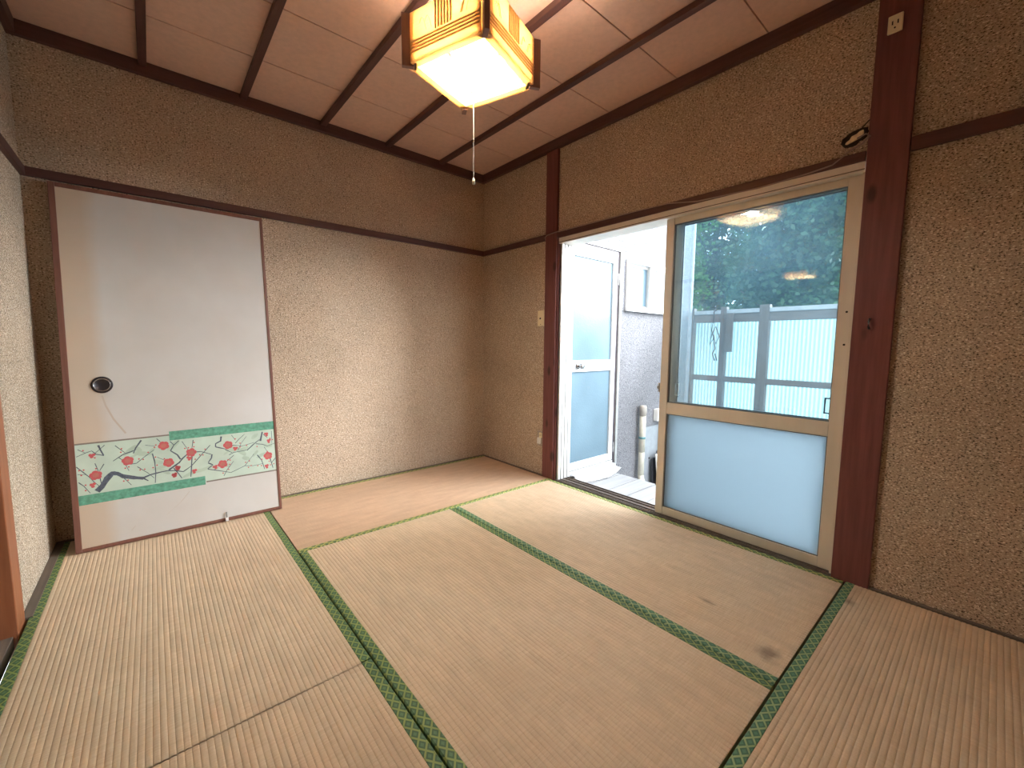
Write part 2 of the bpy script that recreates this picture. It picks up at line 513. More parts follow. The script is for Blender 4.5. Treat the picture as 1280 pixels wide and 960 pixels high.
def sash(name, label, x0, y0, y1, inner):
    """one leaf: y0 the edge near the thin post, y1 the other"""
    t = thing(name, label, 'sliding door', kind='structure')
    x1 = x0 + 0.030
    B(x0, x1, y0 - 0.046, y0, 0.004, ZH - 0.002).build('stile', M['alu'], t, 0.002)
    B(x0, x1, y1, y1 + 0.046, 0.004, ZH - 0.002).build('stile', M['alu'], t, 0.002)
    for a, b in ((0.004, 0.050), (0.612, 0.678), (ZH - 0.035, ZH - 0.002)):
        B(x0 + 0.002, x1 - 0.002, y1 + 0.0465, y0 - 0.0465, a, b).build('rail', M['alu'], t, 0.0015)
    xm = (x0 + x1) / 2
    B(xm - 0.0025, xm + 0.0025, y1 + 0.044, y0 - 0.044, 0.676, ZH - 0.033).build('clear_pane', M['clear'], t)
    B(xm - 0.0025, xm + 0.0025, y1 + 0.044, y0 - 0.044, 0.048, 0.614).build('frosted_pane', M['frost'], t)
    gk = MB()
    for (za, zb) in ((0.678, ZH - 0.035), (0.050, 0.612)):
        for (ya, yb) in ((y1 + 0.0465, y1 + 0.0505), (y0 - 0.0505, y0 - 0.0465)):
            gk.box(xm - 0.006, xm + 0.006, ya, yb, za, zb)
        for z in (za, zb - 0.004):
            gk.box(xm - 0.006, xm + 0.006, y1 + 0.0505, y0 - 0.0505, z, z + 0.004)
    gk.build('gasket', M['gasket'], t)
    return t
inner = sash('door_2', 'inner leaf of the aluminium sliding door with frosted lower pane', 0.018, -1.712, -2.578, True)
outer = sash('door_3', 'outer leaf of the aluminium sliding door standing behind the inner leaf', 0.064, -1.742, -2.5785, False)
def ring(x, yc, zc, hy, hz, t, d):
    m = MB()
    m.box(x - d, x, yc - hy, yc + hy, zc + hz - t, zc + hz)
    m.box(x - d, x, yc - hy, yc + hy, zc - hz, zc - hz + t)
    m.box(x - d, x, yc - hy, yc - hy + t, zc - hz, zc + hz)
    m.box(x - d, x, yc + hy - t, yc + hy, zc - hz, zc + hz)
    return m
ring(0.064, -2.518, 0.745, 0.016, 0.036, 0.005, 0.012).build('pull_handle', M['dark_metal'], outer, 0.001)
ring(0.064, -1.795, 0.755, 0.012, 0.036, 0.004, 0.010).build('pull_handle', M['alu_light'], outer, 0.001)
lk = MB().box(0.018, 0.040, -1.7118, -1.700, 0.735, 0.790)
lk.box(0.020, 0.034, -1.700, -1.692, 0.752, 0.775)
lk.build('latch', M['chrome'], inner, 0.002)
for z in (1.02, 1.16):
    MB().tube([(0.0165, -2.563, z), (0.0182, -2.563, z)], 0.0045, 10).build('screw_hole', M['black_hole'], inner)

# ---------------------------------------------------------------- tatami mats
def rush(name, lo, hi, dirt, dirt_amt, stains=()):
    m, N, L, p = new_mat(name)
    v = coords(N, L, (300, 14, 1))
    n = noise(N, L, v, 1.0, 3, 0.6)
    r = ramp(N, [(0.25, lo), (0.75, hi)])
    L.new(n.outputs['Fac'], r.inputs['Fac'])
    v2 = coords(N, L, (1, 1, 1))
    n2 = noise(N, L, v2, 2.6, 5, 0.6)
    r2 = ramp(N, [(0.42, (0, 0, 0)), (0.8, (dirt_amt,) * 3)])
    L.new(n2.outputs['Fac'], r2.inputs['Fac'])
    c = mixc(N, L, r2.outputs['Color'], r.outputs['Color'], dirt)
    v3 = coords(N, L, (7, 26, 1))
    n3 = noise(N, L, v3, 1.0, 2)
    r3 = ramp(N, [(0.3, (0.90, 0.90, 0.90)), (0.7, (1.05, 1.05, 1.05))])
    L.new(n3.outputs['Fac'], r3.inputs['Fac'])
    c = mixc(N, L, 1.0, c, r3.outputs['Color'], 'MULTIPLY')
    # old spill marks: (local x, local y, half length, half width, strength)
    for sx, sy, ra, rb_, st in stains:
        mp = N.new('ShaderNodeMapping')
        mp.inputs['Location'].default_value = (-sx / ra, -sy / rb_, 0)
        mp.inputs['Scale'].default_value = (1 / ra, 1 / rb_, 0)
        tcx = N.new('ShaderNodeTexCoord')
        L.new(tcx.outputs['Object'], mp.inputs['Vector'])
        ln_ = N.new('ShaderNodeVectorMath'); ln_.operation = 'LENGTH'
        L.new(mp.outputs['Vector'], ln_.inputs[0])
        wn_ = noise(N, L, v2, 22.0, 4)
        dd = math_(N, L, 'ADD', ln_.outputs['Value'], math_(N, L, 'MULTIPLY', math_(N, L, 'SUBTRACT', wn_.outputs['Fac'], 0.5), 1.3))
        rs_ = ramp(N, [(0.15, (st,) * 3), (1.0, (0, 0, 0))])
        L.new(dd, rs_.inputs['Fac'])
        c = mixc(N, L, rs_.outputs['Color'], c, (0.10, 0.07, 0.055))
    L.new(c, p.inputs['Base Color'])
    p.inputs['Roughness'].default_value = 0.55
    p.inputs['Specular IOR Level'].default_value = 0.35
    bump(N, L, n.outputs['Fac'], 0.35, 0.0012, p)
    return m
M['rush'] = rush('sun_faded_rush', (0.57, 0.425, 0.28), (0.71, 0.56, 0.395), (0.48, 0.345, 0.225), 0.4)
M['rush_knotty'] = rush('sun_faded_rush_stained', (0.57, 0.425, 0.28), (0.71, 0.56, 0.395), (0.48, 0.345, 0.225), 0.4, [(0.70, 0.395, 0.04, 0.03, 0.55)])
M['rush_brown'] = rush('tanned_brown_rush', (0.50, 0.335, 0.22), (0.58, 0.40, 0.27), (0.46, 0.30, 0.20), 0.3)
M['rush_grey'] = rush('worn_greyed_rush', (0.57, 0.425, 0.28), (0.71, 0.56, 0.395), (0.48, 0.345, 0.225), 0.4, [(-0.565, 0.176, 0.05, 0.016, 0.55), (-0.82, 0.306, 0.045, 0.05, 0.6)])

def brocade(name, ground, centre, line, edge):
    """green binding cloth with a woven diamond lattice"""
    m, N, L, p = new_mat(name)
    t = N.new('ShaderNodeTexCoord')
    s = N.new('ShaderNodeSeparateXYZ')
    L.new(t.outputs['Object'], s.inputs[0])
    xa = math_(N, L, 'DIVIDE', s.outputs[0], 0.038)
    ya = math_(N, L, 'DIVIDE', s.outputs[1], 0.028)
    outs = []
    for op in ('ADD', 'SUBTRACT'):
        q = math_(N, L, op, xa, ya)
        f = math_(N, L, 'FRACT', q)
        d = math_(N, L, 'ABSOLUTE', math_(N, L, 'SUBTRACT', f, 0.5))   # 0.5 on the lattice line
        outs.append(d)
    mxd = math_(N, L, 'MAXIMUM', outs[0], outs[1])
    r = ramp(N, [(0.0, centre), (0.16, centre), (0.24, ground), (0.36, ground), (0.41, line)])
    L.new(mxd, r.inputs['Fac'])
    v = coords(N, L, (1, 1, 1))
    n = noise(N, L, v, 9.0, 3)
    rr = ramp(N, [(0.3, (0.85, 0.85, 0.85)), (0.7, (1.1, 1.1, 1.1))])
    L.new(n.outputs['Fac'], rr.inputs['Fac'])
    c = mixc(N, L, 1.0, r.outputs['Color'], rr.outputs['Color'], 'MULTIPLY')
    L.new(c, p.inputs['Base Color'])
    p.inputs['Roughness'].default_value = 0.6
    return m
M['heri'] = brocade('green_binding_cloth', (0.045, 0.105, 0.045), (0.09, 0.18, 0.085), (0.24, 0.30, 0.085), None)
M['heri_yellow'] = brocade('green_gold_binding_cloth', (0.075, 0.125, 0.035), (0.12, 0.19, 0.06), (0.46, 0.46, 0.13), None)
M['heri_teal'] = brocade('blue_green_binding_cloth', (0.045, 0.13, 0.07), (0.08, 0.20, 0.11), (0.28, 0.36, 0.16), None)

PITCH_R = 0.0148
def mat_mesh(length, width, hw, h0=0.0, ridge=0.0019):
    """woven face between the two bindings: one rib every 15 mm along the mat"""
    w = width / 2 - hw
    n = int(round(2 * w / PITCH_R))
    st = 2 * w / n
    prof = []
    for i in range(n):
        for k, hgt in ((0, 0.0), (0.10, 0.55), (0.28, 0.92), (0.5, 1.0), (0.72, 0.92), (0.90, 0.55)):
            prof.append((-w + (i + k) * st, h0 - ridge + ridge * hgt))
    prof.append((w, h0 - ridge))
    vs_, fs = [], []
    for x in (-length / 2, length / 2):
        vs_ += [(x, y, z) for y, z in prof]
    k = len(prof)
    for i in range(k - 1):
        fs.append((i, i + k, i + k + 1, i + 1))
    return vs_, fs

def tatami(label, xc, yc, along_y, length, width, mat_, h1, h2, zlift=0.0, ridge=0.0019):
    t = thing('tatami_mat', label, 'tatami mat', (xc, yc, -0.055 + 0.0), math.pi / 2 if along_y else 0.0, 'six tatami mats covering the floor')
    H = 0.055 + zlift
    hw = 0.0315
    B(-length / 2, length / 2, -width / 2 + 0.001, width / 2 - 0.001, 0.0, H - 0.004).build('straw_core', M['rush'], t)
    mb = MB()
    mb.add(*mat_mesh(length, width, hw - 0.001, H, ridge))
    mb.build('woven_cover', mat_, t)
    for s, hm in ((1, h1), (-1, h2)):
        ya, yb = s * (width / 2 - hw), s * width / 2
        pf = [(ya, H - 0.002), (ya, H + 0.0006), (ya + s * 0.003, H + 0.0012), (yb - s * 0.004, H + 0.001), (yb, H - 0.003), (yb, 0.004), (yb - s * 0.002, 0.004), (yb - s * 0.002, H - 0.0035)]
        m2 = MB()
        n = 24
        vs_, fs = [], []
        rnd = random.Random(int(abs(xc * 100) + abs(yc * 10)) + s)
        for i in range(n + 1):
            x = -length / 2 + length * i / n
            jig = rnd.uniform(-0.0008, 0.0008) if 0 < i < n else 0
            vs_ += [(x, y + jig, z) for y, z in pf]
        k = len(pf)
        for i in range(n):
            for j in range(k):
                fs.append((i * k + j, i * k + (j + 1) % k, (i + 1) * k + (j + 1) % k, (i + 1) * k + j))
        fs.append(tuple(range(k)))
        fs.append(tuple(n * k + j for j in range(k)))
        m2.add(vs_, fs)
        hb = m2.build('binding', hm, t)
    return t
G = 0.003
L2, W1 = 2 * U - G, U - G
x5 = -2.5 * U
tatami('beige tatami mat that the papered panel stands on', x5 - 0.002, -1.0 * U - 0.011, True, 2 * U - 0.022 - G, W1, M['rush'], M['heri'], M['heri'])
tatami('beige tatami mat joined end to end with the panel mat', x5 - 0.002, -3.0 * U - 0.002, True, L2, W1, M['rush'], M['heri'], M['heri'])
tatami('smooth orange brown tatami mat in the corner below the light switch', -U - 0.010, -0.5 * U - 0.009, False, 2 * U - 0.020 - G, U - 0.018 - G, M['rush_brown'], M['heri_yellow'], M['heri_yellow'], 0.0, 0.0006)
tatami('wide ribbed tatami mat lying in the middle of the floor', -1.5 * U, -2 * U, True, L2, W1, M['rush'], M['heri'], M['heri'])
tatami('pale worn tatami mat right along the sliding door sill', -0.5 * U - 0.010, -2 * U, True, L2, U - 0.022 - G, M['rush_grey'], M['heri_teal'], M['heri_yellow'], -0.0006)
tatami('darker beige tatami mat at the foot of the thick knotty post', -U - 0.010, -3.5 * U - 0.004, False, 2 * U - 0.020 - G, W1, M['rush_knotty'], M['heri_teal'], M['heri_teal'])

# ---------------------------------------------------------------- leaning papered sliding panel
def paper_mat():
    m, N, L, p = new_mat('yellowed_paper')
    v = coords(N, L, (1, 1, 1))
    n = noise(N, L, v, 2.5, 5)
    r = ramp(N, [(0.35, (0.545, 0.525, 0.495)), (0.7, (0.60, 0.59, 0.575))])
    L.new(n.outputs['Fac'], r.inputs['Fac'])
    s = N.new('ShaderNodeSeparateXYZ')
    L.new(v, s.inputs[0])
    # old sun tan along the edge that stood in the track
    n2 = noise(N, L, v, 4.0, 3)
    wob = math_(N, L, 'MULTIPLY', math_(N, L, 'SUBTRACT', n2.outputs['Fac'], 0.5), 0.05)
    xs_ = math_(N, L, 'ADD', s.outputs[0], wob)
    r2 = ramp(N, [(0.0, (0.75,) * 3), (0.105, (0.6,) * 3), (0.16, (0.0,) * 3)])
    L.new(xs_, r2.inputs['Fac'])
    c = mixc(N, L, r2.outputs['Color'], r.outputs['Color'], (0.52, 0.38, 0.25))
    L.new(c, p.inputs['Base Color'])
    p.inputs['Roughness'].default_value = 0.8
    fine = noise(N, L, v, 260.0, 2)
    bump(N, L, fine.outputs['Fac'], 0.1, 0.001, p)
    return m
M['paper'] = paper_mat()
M['fus_frame'] = wood('brown_lacquered_frame', (0.15, 0.062, 0.045), (0.22, 0.095, 0.07), 0.45, 1, False)
M['mint'] = plain('printed_pale_mint', (0.50, 0.615, 0.525), 0.8, 0, 0.10, 7.0)
M['jade'] = plain('printed_jade_green', (0.115, 0.33, 0.23), 0.8, 0, 0.30, 60.0)
M['inkline'] = plain('printed_grey_line', (0.21, 0.18, 0.15), 0.8, 0, 0.1)
M['branch'] = plain('printed_slate_branch', (0.085, 0.10, 0.13), 0.8, 0, 0.3, 80)
M['bloom'] = plain('printed_coral_blossom', (0.53, 0.105, 0.11), 0.8, 0, 0.08)
M['heart'] = plain('printed_brown_heart', (0.48, 0.16, 0.13), 0.8, 0, 0.1)
M['scuff'] = flat('brown_scuff', (0.50, 0.43, 0.36), 0.9)
M['sage_leaf'] = plain('printed_sage_leaf', (0.42, 0.53, 0.43), 0.8, 0, 0.1)
BR= [(11, [(0.087, 0.28), (0.106, 0.3), (0.126, 0.336), (0.145, 0.357), (0.164, 0.351), (0.183, 0.334), (0.223, 0.319), (0.258, 0.309)]), (6, [(0.254, 0.31), (0.287, 0.322), (0.323, 0.327), (0.36, 0.33)]), (5, [(0.258, 0.309), (0.276, 0.292)]), (6, [(0.36, 0.332), (0.404, 0.363), (0.425, 0.389)]), (6, [(0.415, 0.379), (0.438, 0.4)]), (6, [(0.411, 0.379), (0.399, 0.406), (0.372, 0.432)]), (4, [(0.372, 0.432), (0.387, 0.459), (0.409, 0.48)]), (3, [(0.373, 0.481), (0.387, 0.461)]), (3, [(0.357, 0.33), (0.394, 0.323), (0.421, 0.311)]), (4, [(0.356, 0.329), (0.385, 0.324), (0.419, 0.312), (0.456, 0.337), (0.512, 0.401), (0.543, 0.436)]), (4, [(0.38, 0.338), (0.397, 0.308), (0.411, 0.278)]), (5, [(0.46, 0.387), (0.455, 0.333), (0.449, 0.278)]), (4, [(0.478, 0.408), (0.5, 0.407), (0.544, 0.385)]), (6, [(0.548, 0.384), (0.545, 0.364), (0.529, 0.342)]), (5, [(0.529, 0.339), (0.549, 0.325), (0.525, 0.307)]), (3.5, [(0.525, 0.305), (0.576, 0.287), (0.63, 0.266)]), (2.5, [(0.63, 0.266), (0.699, 0.292), (0.748, 0.353)]), (2, [(0.699, 0.292), (0.74, 0.285), (0.791, 0.289)]), (2.5, [(0.596, 0.254), (0.614, 0.287), (0.646, 0.328)]), (6, [(0.596, 0.477), (0.592, 0.452), (0.568, 0.44), (0.567, 0.422)]), (4.5, [(0.567, 0.422), (0.608, 0.405)]), (3, [(0.608, 0.403), (0.641, 0.378)]), (3, [(0.627, 0.368), (0.65, 0.378), (0.713, 0.381)]), (4.5, [(0.715, 0.38), (0.752, 0.412), (0.781, 0.433)]), (7, [(0.785, 0.424), (0.798, 0.477)]), (3, [(0.761, 0.411), (0.794, 0.403), (0.819, 0.389), (0.864, 0.401)]), (2.5, [(0.802, 0.462), (0.822, 0.438)]), (2, [(0.846, 0.476), (0.844, 0.399)]), (2.5, [(0.644, 0.421), (0.692, 0.408), (0.752, 0.42)]), (2, [(0.671, 0.388), (0.689, 0.425), (0.716, 0.461)]), (2.5, [(0.66, 0.429), (0.681, 0.452), (0.708, 0.475)]), (2, [(0.645, 0.478), (0.661, 0.447)]), (4, [(0.764, 0.345), (0.785, 0.309), (0.797, 0.255)]), (4, [(0.829, 0.312), (0.835, 0.284), (0.841, 0.254)]), (2, [(0.802, 0.386), (0.817, 0.356)]), (3, [(0.834, 0.284), (0.858, 0.313)]), (3, [(0.615, 0.334), (0.649, 0.362)]), (2, [(0.551, 0.294), (0.573, 0.305)]), (2, [(0.422, 0.474), (0.447, 0.421)]), (3, [(0.47, 0.475), (0.462, 0.431)]), (3, [(0.32, 0.503), (0.334, 0.484)]), (3, [(0.213, 0.389), (0.236, 0.39), (0.271, 0.42), (0.306, 0.447)]), (2, [(0.274, 0.476), (0.311, 0.466)]), (5, [(0.26, 0.504), (0.237, 0.468), (0.227, 0.442)]), (4, [(0.229, 0.455), (0.189, 0.443), (0.151, 0.416)]), (2.5, [(0.162, 0.491), (0.195, 0.451)]), (2.5, [(0.172, 0.43), (0.183, 0.417)]), (6, [(0.103, 0.502), (0.109, 0.479), (0.119, 0.45)]), (3, [(0.12, 0.449), (0.094, 0.459), (0.079, 0.478), (0.059, 0.472), (0.026, 0.457)]), (2.5, [(0.125, 0.499), (0.089, 0.464)]), (2, [(0.032, 0.491), (0.056, 0.472)]), (3, [(0.023, 0.41), (0.044, 0.382), (0.065, 0.353), (0.079, 0.328), (0.097, 0.302)]), (3, [(0.027, 0.335), (0.044, 0.314), (0.064, 0.276)]), (2, [(0.026, 0.373), (0.053, 0.368)]), (2.5, [(0.087, 0.416), (0.097, 0.376)]), (2.5, [(0.118, 0.408), (0.101, 0.377)]), (3, [(0.101, 0.341), (0.104, 0.314)]), (4, [(0.299, 0.429), (0.306, 0.385), (0.307, 0.328), (0.302, 0.276)]), (2.5, [(0.238, 0.372), (0.277, 0.332), (0.3, 0.301)]), (2.5, [(0.186, 0.324), (0.211, 0.284)]), (2, [(0.317, 0.407), (0.343, 0.388)]), (2, [(0.196, 0.387), (0.206, 0.357)])]
FL= [(0.087, 0.358), (0.204, 0.408), (0.346, 0.463), (0.361, 0.371), (0.458, 0.409), (0.625, 0.424), (0.594, 0.321), (0.819, 0.331)]
SM= [(0.079, 0.456), (0.075, 0.313), (0.397, 0.336), (0.381, 0.301), (0.382, 0.302), (0.397, 0.337), (0.467, 0.305), (0.659, 0.4), (0.83, 0.418), (0.817, 0.459), (0.809, 0.269), (0.559, 0.311), (0.447, 0.38)]
BD= [(0.05, 0.484), (0.088, 0.443), (0.047, 0.391), (0.032, 0.391), (0.038, 0.367), (0.089, 0.39), (0.05, 0.318), (0.049, 0.292), (0.184, 0.472), (0.181, 0.455), (0.246, 0.41), (0.262, 0.405), (0.283, 0.438), (0.315, 0.471), (0.309, 0.46), (0.248, 0.354), (0.265, 0.354), (0.298, 0.356), (0.314, 0.366), (0.31, 0.409), (0.345, 0.394), (0.184, 0.31), (0.2, 0.311), (0.206, 0.377), (0.193, 0.373), (0.432, 0.435), (0.447, 0.436), (0.473, 0.461), (0.471, 0.438), (0.519, 0.417), (0.508, 0.387), (0.494, 0.39), (0.473, 0.369), (0.661, 0.454), (0.683, 0.426), (0.683, 0.404), (0.714, 0.409), (0.766, 0.394), (0.848, 0.423), (0.836, 0.433), (0.817, 0.357), (0.786, 0.315), (0.782, 0.278), (0.823, 0.297), (0.846, 0.277), (0.829, 0.274), (0.704, 0.311), (0.723, 0.316), (0.73, 0.288), (0.716, 0.28), (0.763, 0.281), (0.62, 0.341), (0.63, 0.337), (0.627, 0.314), (0.62, 0.286), (0.593, 0.27)]
FW, FH, FT = 0.874, 1.757, 0.020
fus = thing('papered_panel', 'cream papered sliding panel with a plum blossom band leaning on the wall', 'sliding panel')
tilt = math.atan2(0.235 - 0.046, 1.745)
# local x along the panel, y up its face, z out of the face
fus.matrix_world = Matrix.Translation((-2.571, -0.235, 0.0040)) @ Matrix.Rotation(math.pi / 2 - tilt, 4, 'X')
def fbox(*a):
    return MB().box(*a)
fbox(0.014, FW - 0.014, 0.014, FH - 0.014, -FT + 0.003, -0.0030).build('paper_face', M['paper'], fus)
for a, b in ((0.0, 0.0225), (FW - 0.014, FW)):
    fbox(a, b, 0.0, FH, -FT, 0.0).build('frame_stile', M['fus_frame'], fus, 0.0015)
for a, b in ((0.0, 0.017), (FH - 0.020, FH)):
    fbox(0.0228, FW - 0.0143, a, b, -FT, -0.0005).build('frame_rail', M['fus_frame'], fus, 0.0015)
# recessed oval pull
hx, hy = 0.132, 0.795
def oval(rx, ry, z, n=40):
    return [(hx + rx * math.cos(2 * math.pi * i / n), hy + ry * math.sin(2 * math.pi * i / n), z) for i in range(n)]
def oval_rings(rings):
    m = MB(); n = 40
    vs_ = [p for r_ in rings for p in oval(*r_)]
    fs = []
    for i in range(len(rings) - 1):
        for k in range(n):
            fs.append((i * n + k, i * n + (k + 1) % n, (i + 1) * n + (k + 1) % n, (i + 1) * n + k))
    fs.append(tuple((len(rings) - 1) * n + k for k in range(n)))
    return m.add(vs_, fs)
M['pull'] = plain('dark_bronze_pull', (0.05, 0.042, 0.045), 0.35, 0.7, 0.2)
hp = oval_rings([(0.040, 0.041, -0.003), (0.039, 0.040, 0.0008), (0.033, 0.033, 0.0012), (0.029, 0.029, -0.0005), (0.028, 0.028, -0.0022)]).build('oval_pull', M['pull'], fus, 0, True)
rm = oval_rings([(0.0315, 0.0315, 0.0011), (0.0305, 0.0305, 0.0020), (0.0285, 0.0285, 0.0014), (0.0280, 0.0280, -0.0016)])
rm.f.pop(); rm.m.pop()
rm.build('pull_rim', M['chrome'], hp, 0, True)
# printed band: flat print lying on the paper
BX0, BX1 = 0.0228, FW - 0.0143
PZ = -0.0029
def flat_poly(m, pts, z, mi):
    m.add([(x, y, z) for x, y in pts], [tuple(range(len(pts)))], mi)
def strip(m, x0, x1, y0, y1, z, mi):
    flat_poly(m, [(x0, y0), (x1, y0), (x1, y1), (x0, y1)], z, mi)
bd = MB()
strip(bd, BX0, BX1, 0.236, 0.516, PZ + 0.00005, 0)
bd2 = bd.build('printed_band', M['mint'], fus)
pr = MB()
strip(pr, 0.371, BX1, 0.486, 0.534, PZ + 0.0003, 0)
strip(pr, BX0, 0.511, 0.223, 0.270, PZ + 0.0003, 0)
strip(pr, BX0, 0.371, 0.512, 0.5195, PZ + 0.0003, 1)
strip(pr, 0.515, BX1, 0.2335, 0.241, PZ + 0.0003, 1)
pr.build('printed_border', [M['jade'], M['inkline']], bd2)
sg = MB()
rnd = random.Random(8)
for i in range(22):
    cx, cy = rnd.uniform(0.07, 0.83), rnd.uniform(0.285, 0.47)
    ra, rb_, th = rnd.uniform(0.02, 0.05), rnd.uniform(0.006, 0.013), rnd.uniform(-0.9, 0.9)
    pts = []
    for k in range(14):
        a = 2 * math.pi * k / 14
        x, y = ra * math.cos(a) * rnd.uniform(0.8, 1.1), rb_ * math.sin(a)
        pts.append((min(BX1 - 0.002, max(BX0 + 0.002, cx + x * math.cos(th) - y * math.sin(th))), cy + x * math.sin(th) + y * math.cos(th)))
    sg = MB()
    flat_poly(sg, pts, PZ + 0.0001 + i * 0.000004, 0)
    sg.build('printed_sage_leaf', M['sage_leaf'], bd2)
br = MB()
px = 0.000318
rnd = random.Random(4)
for bi, (w, pts) in enumerate(BR):
    n = len(pts)
    dense = []
    for i in range(n - 1):
        for k in range(3):
            t_ = k / 3
            dense.append((pts[i][0] * (1 - t_) + pts[i + 1][0] * t_, pts[i][1] * (1 - t_) + pts[i + 1][1] * t_))
    dense.append(pts[-1])
    lft, rgt = [], []
    for i, p_ in enumerate(dense):
        a, b = dense[max(i - 1, 0)], dense[min(i + 1, len(dense) - 1)]
        dx, dy = b[0] - a[0], b[1] - a[1]
        ln = math.hypot(dx, dy) or 1
        wd = (w * 1.5 * (2.4 if w > 10 else 1.35)) * px * (1.0 - 0.45 * i / len(dense)) * rnd.uniform(0.85, 1.15)
        cxx = min(BX1 - 0.001, max(BX0 + 0.001, p_[0]))
        lft.append((cxx - dy / ln * wd, p_[1] + dx / ln * wd))
        rgt.append((cxx + dy / ln * wd, p_[1] - dx / ln * wd))
    z = PZ + 0.00022 + bi * 0.000001
    vs_ = [(x, y, z) for x, y in lft] + [(x, y, z) for x, y in rgt]
    k = len(dense)
    br.add(vs_, [(k + i, k + i + 1, i + 1, i) for i in range(k - 1)])
br.build('printed_branch', M['branch'], bd2)
fl = MB()
rnd = random.Random(6)
def blossom(cx, cy, R, z, mi, lobes=5, ph=0.0, deep=0.22):
    pts = []
    for k in range(40):
        a = 2 * math.pi * k / 40
        rr_ = R * (1 - deep + deep * abs(math.cos(lobes * (a + ph) / 2)) ** 0.6)
        pts.append((cx + rr_ * math.cos(a), cy + rr_ * math.sin(a)))
    flat_poly(fl, pts, z, mi)
for cx, cy in FL:
    ph = rnd.uniform(0, 1)
    blossom(cx, cy, 0.0235, PZ + 0.00042, 0, 5, ph)
    blossom(cx, cy, 0.013, PZ + 0.00046, 1, 7, ph, 0.45)
for cx, cy in SM:
    for k in range(3):
        a = 2 * math.pi * k / 3 + rnd.uniform(0, 1)
        blossom(cx + 0.006 * math.cos(a), cy + 0.007 * math.sin(a), 0.0068, PZ + 0.00042 + k * 0.00001, 0, 3, 0, 0.1)
for cx, cy in BD:
    blossom(cx, cy, 0.0036, PZ + 0.00044, 0, 3, 0, 0.1)
fl.build('printed_blossom', [M['bloom'], M['heart']], bd2)
sc = MB()
for pts, w in (([(0.13, 0.74), (0.14, 0.69), (0.165, 0.62), (0.205, 0.545)], 0.004), ([(0.44, 0.20), (0.40, 0.15), (0.34, 0.10)], 0.0035), ([(0.215, 0.075), (0.20, 0.055), (0.185, 0.045)], 0.003)):
    k = len(pts)
    vs_ = [(x - w, y, PZ + 0.0001) for x, y in pts] + [(x + w * 0.6, y + w, PZ + 0.0001) for x, y in pts]
    sc = MB().add(vs_, [(i, i + k, i + k + 1, i + 1) for i in range(k - 1)])
    sc.build('scuff_mark', M['scuff'], fus)
# little stopper bolt on the bottom rail
pg = MB().box(0.588, 0.602, -0.001, 0.020, -0.0004, 0.012)
pgo = pg.build('stopper_bolt', M['plastic_white'], fus, 0.002)
MB().tube([(0.595, 0.018, 0.006), (0.595, 0.050, 0.003)], 0.003, 8).build('bolt_pin', M['chrome'], pgo)

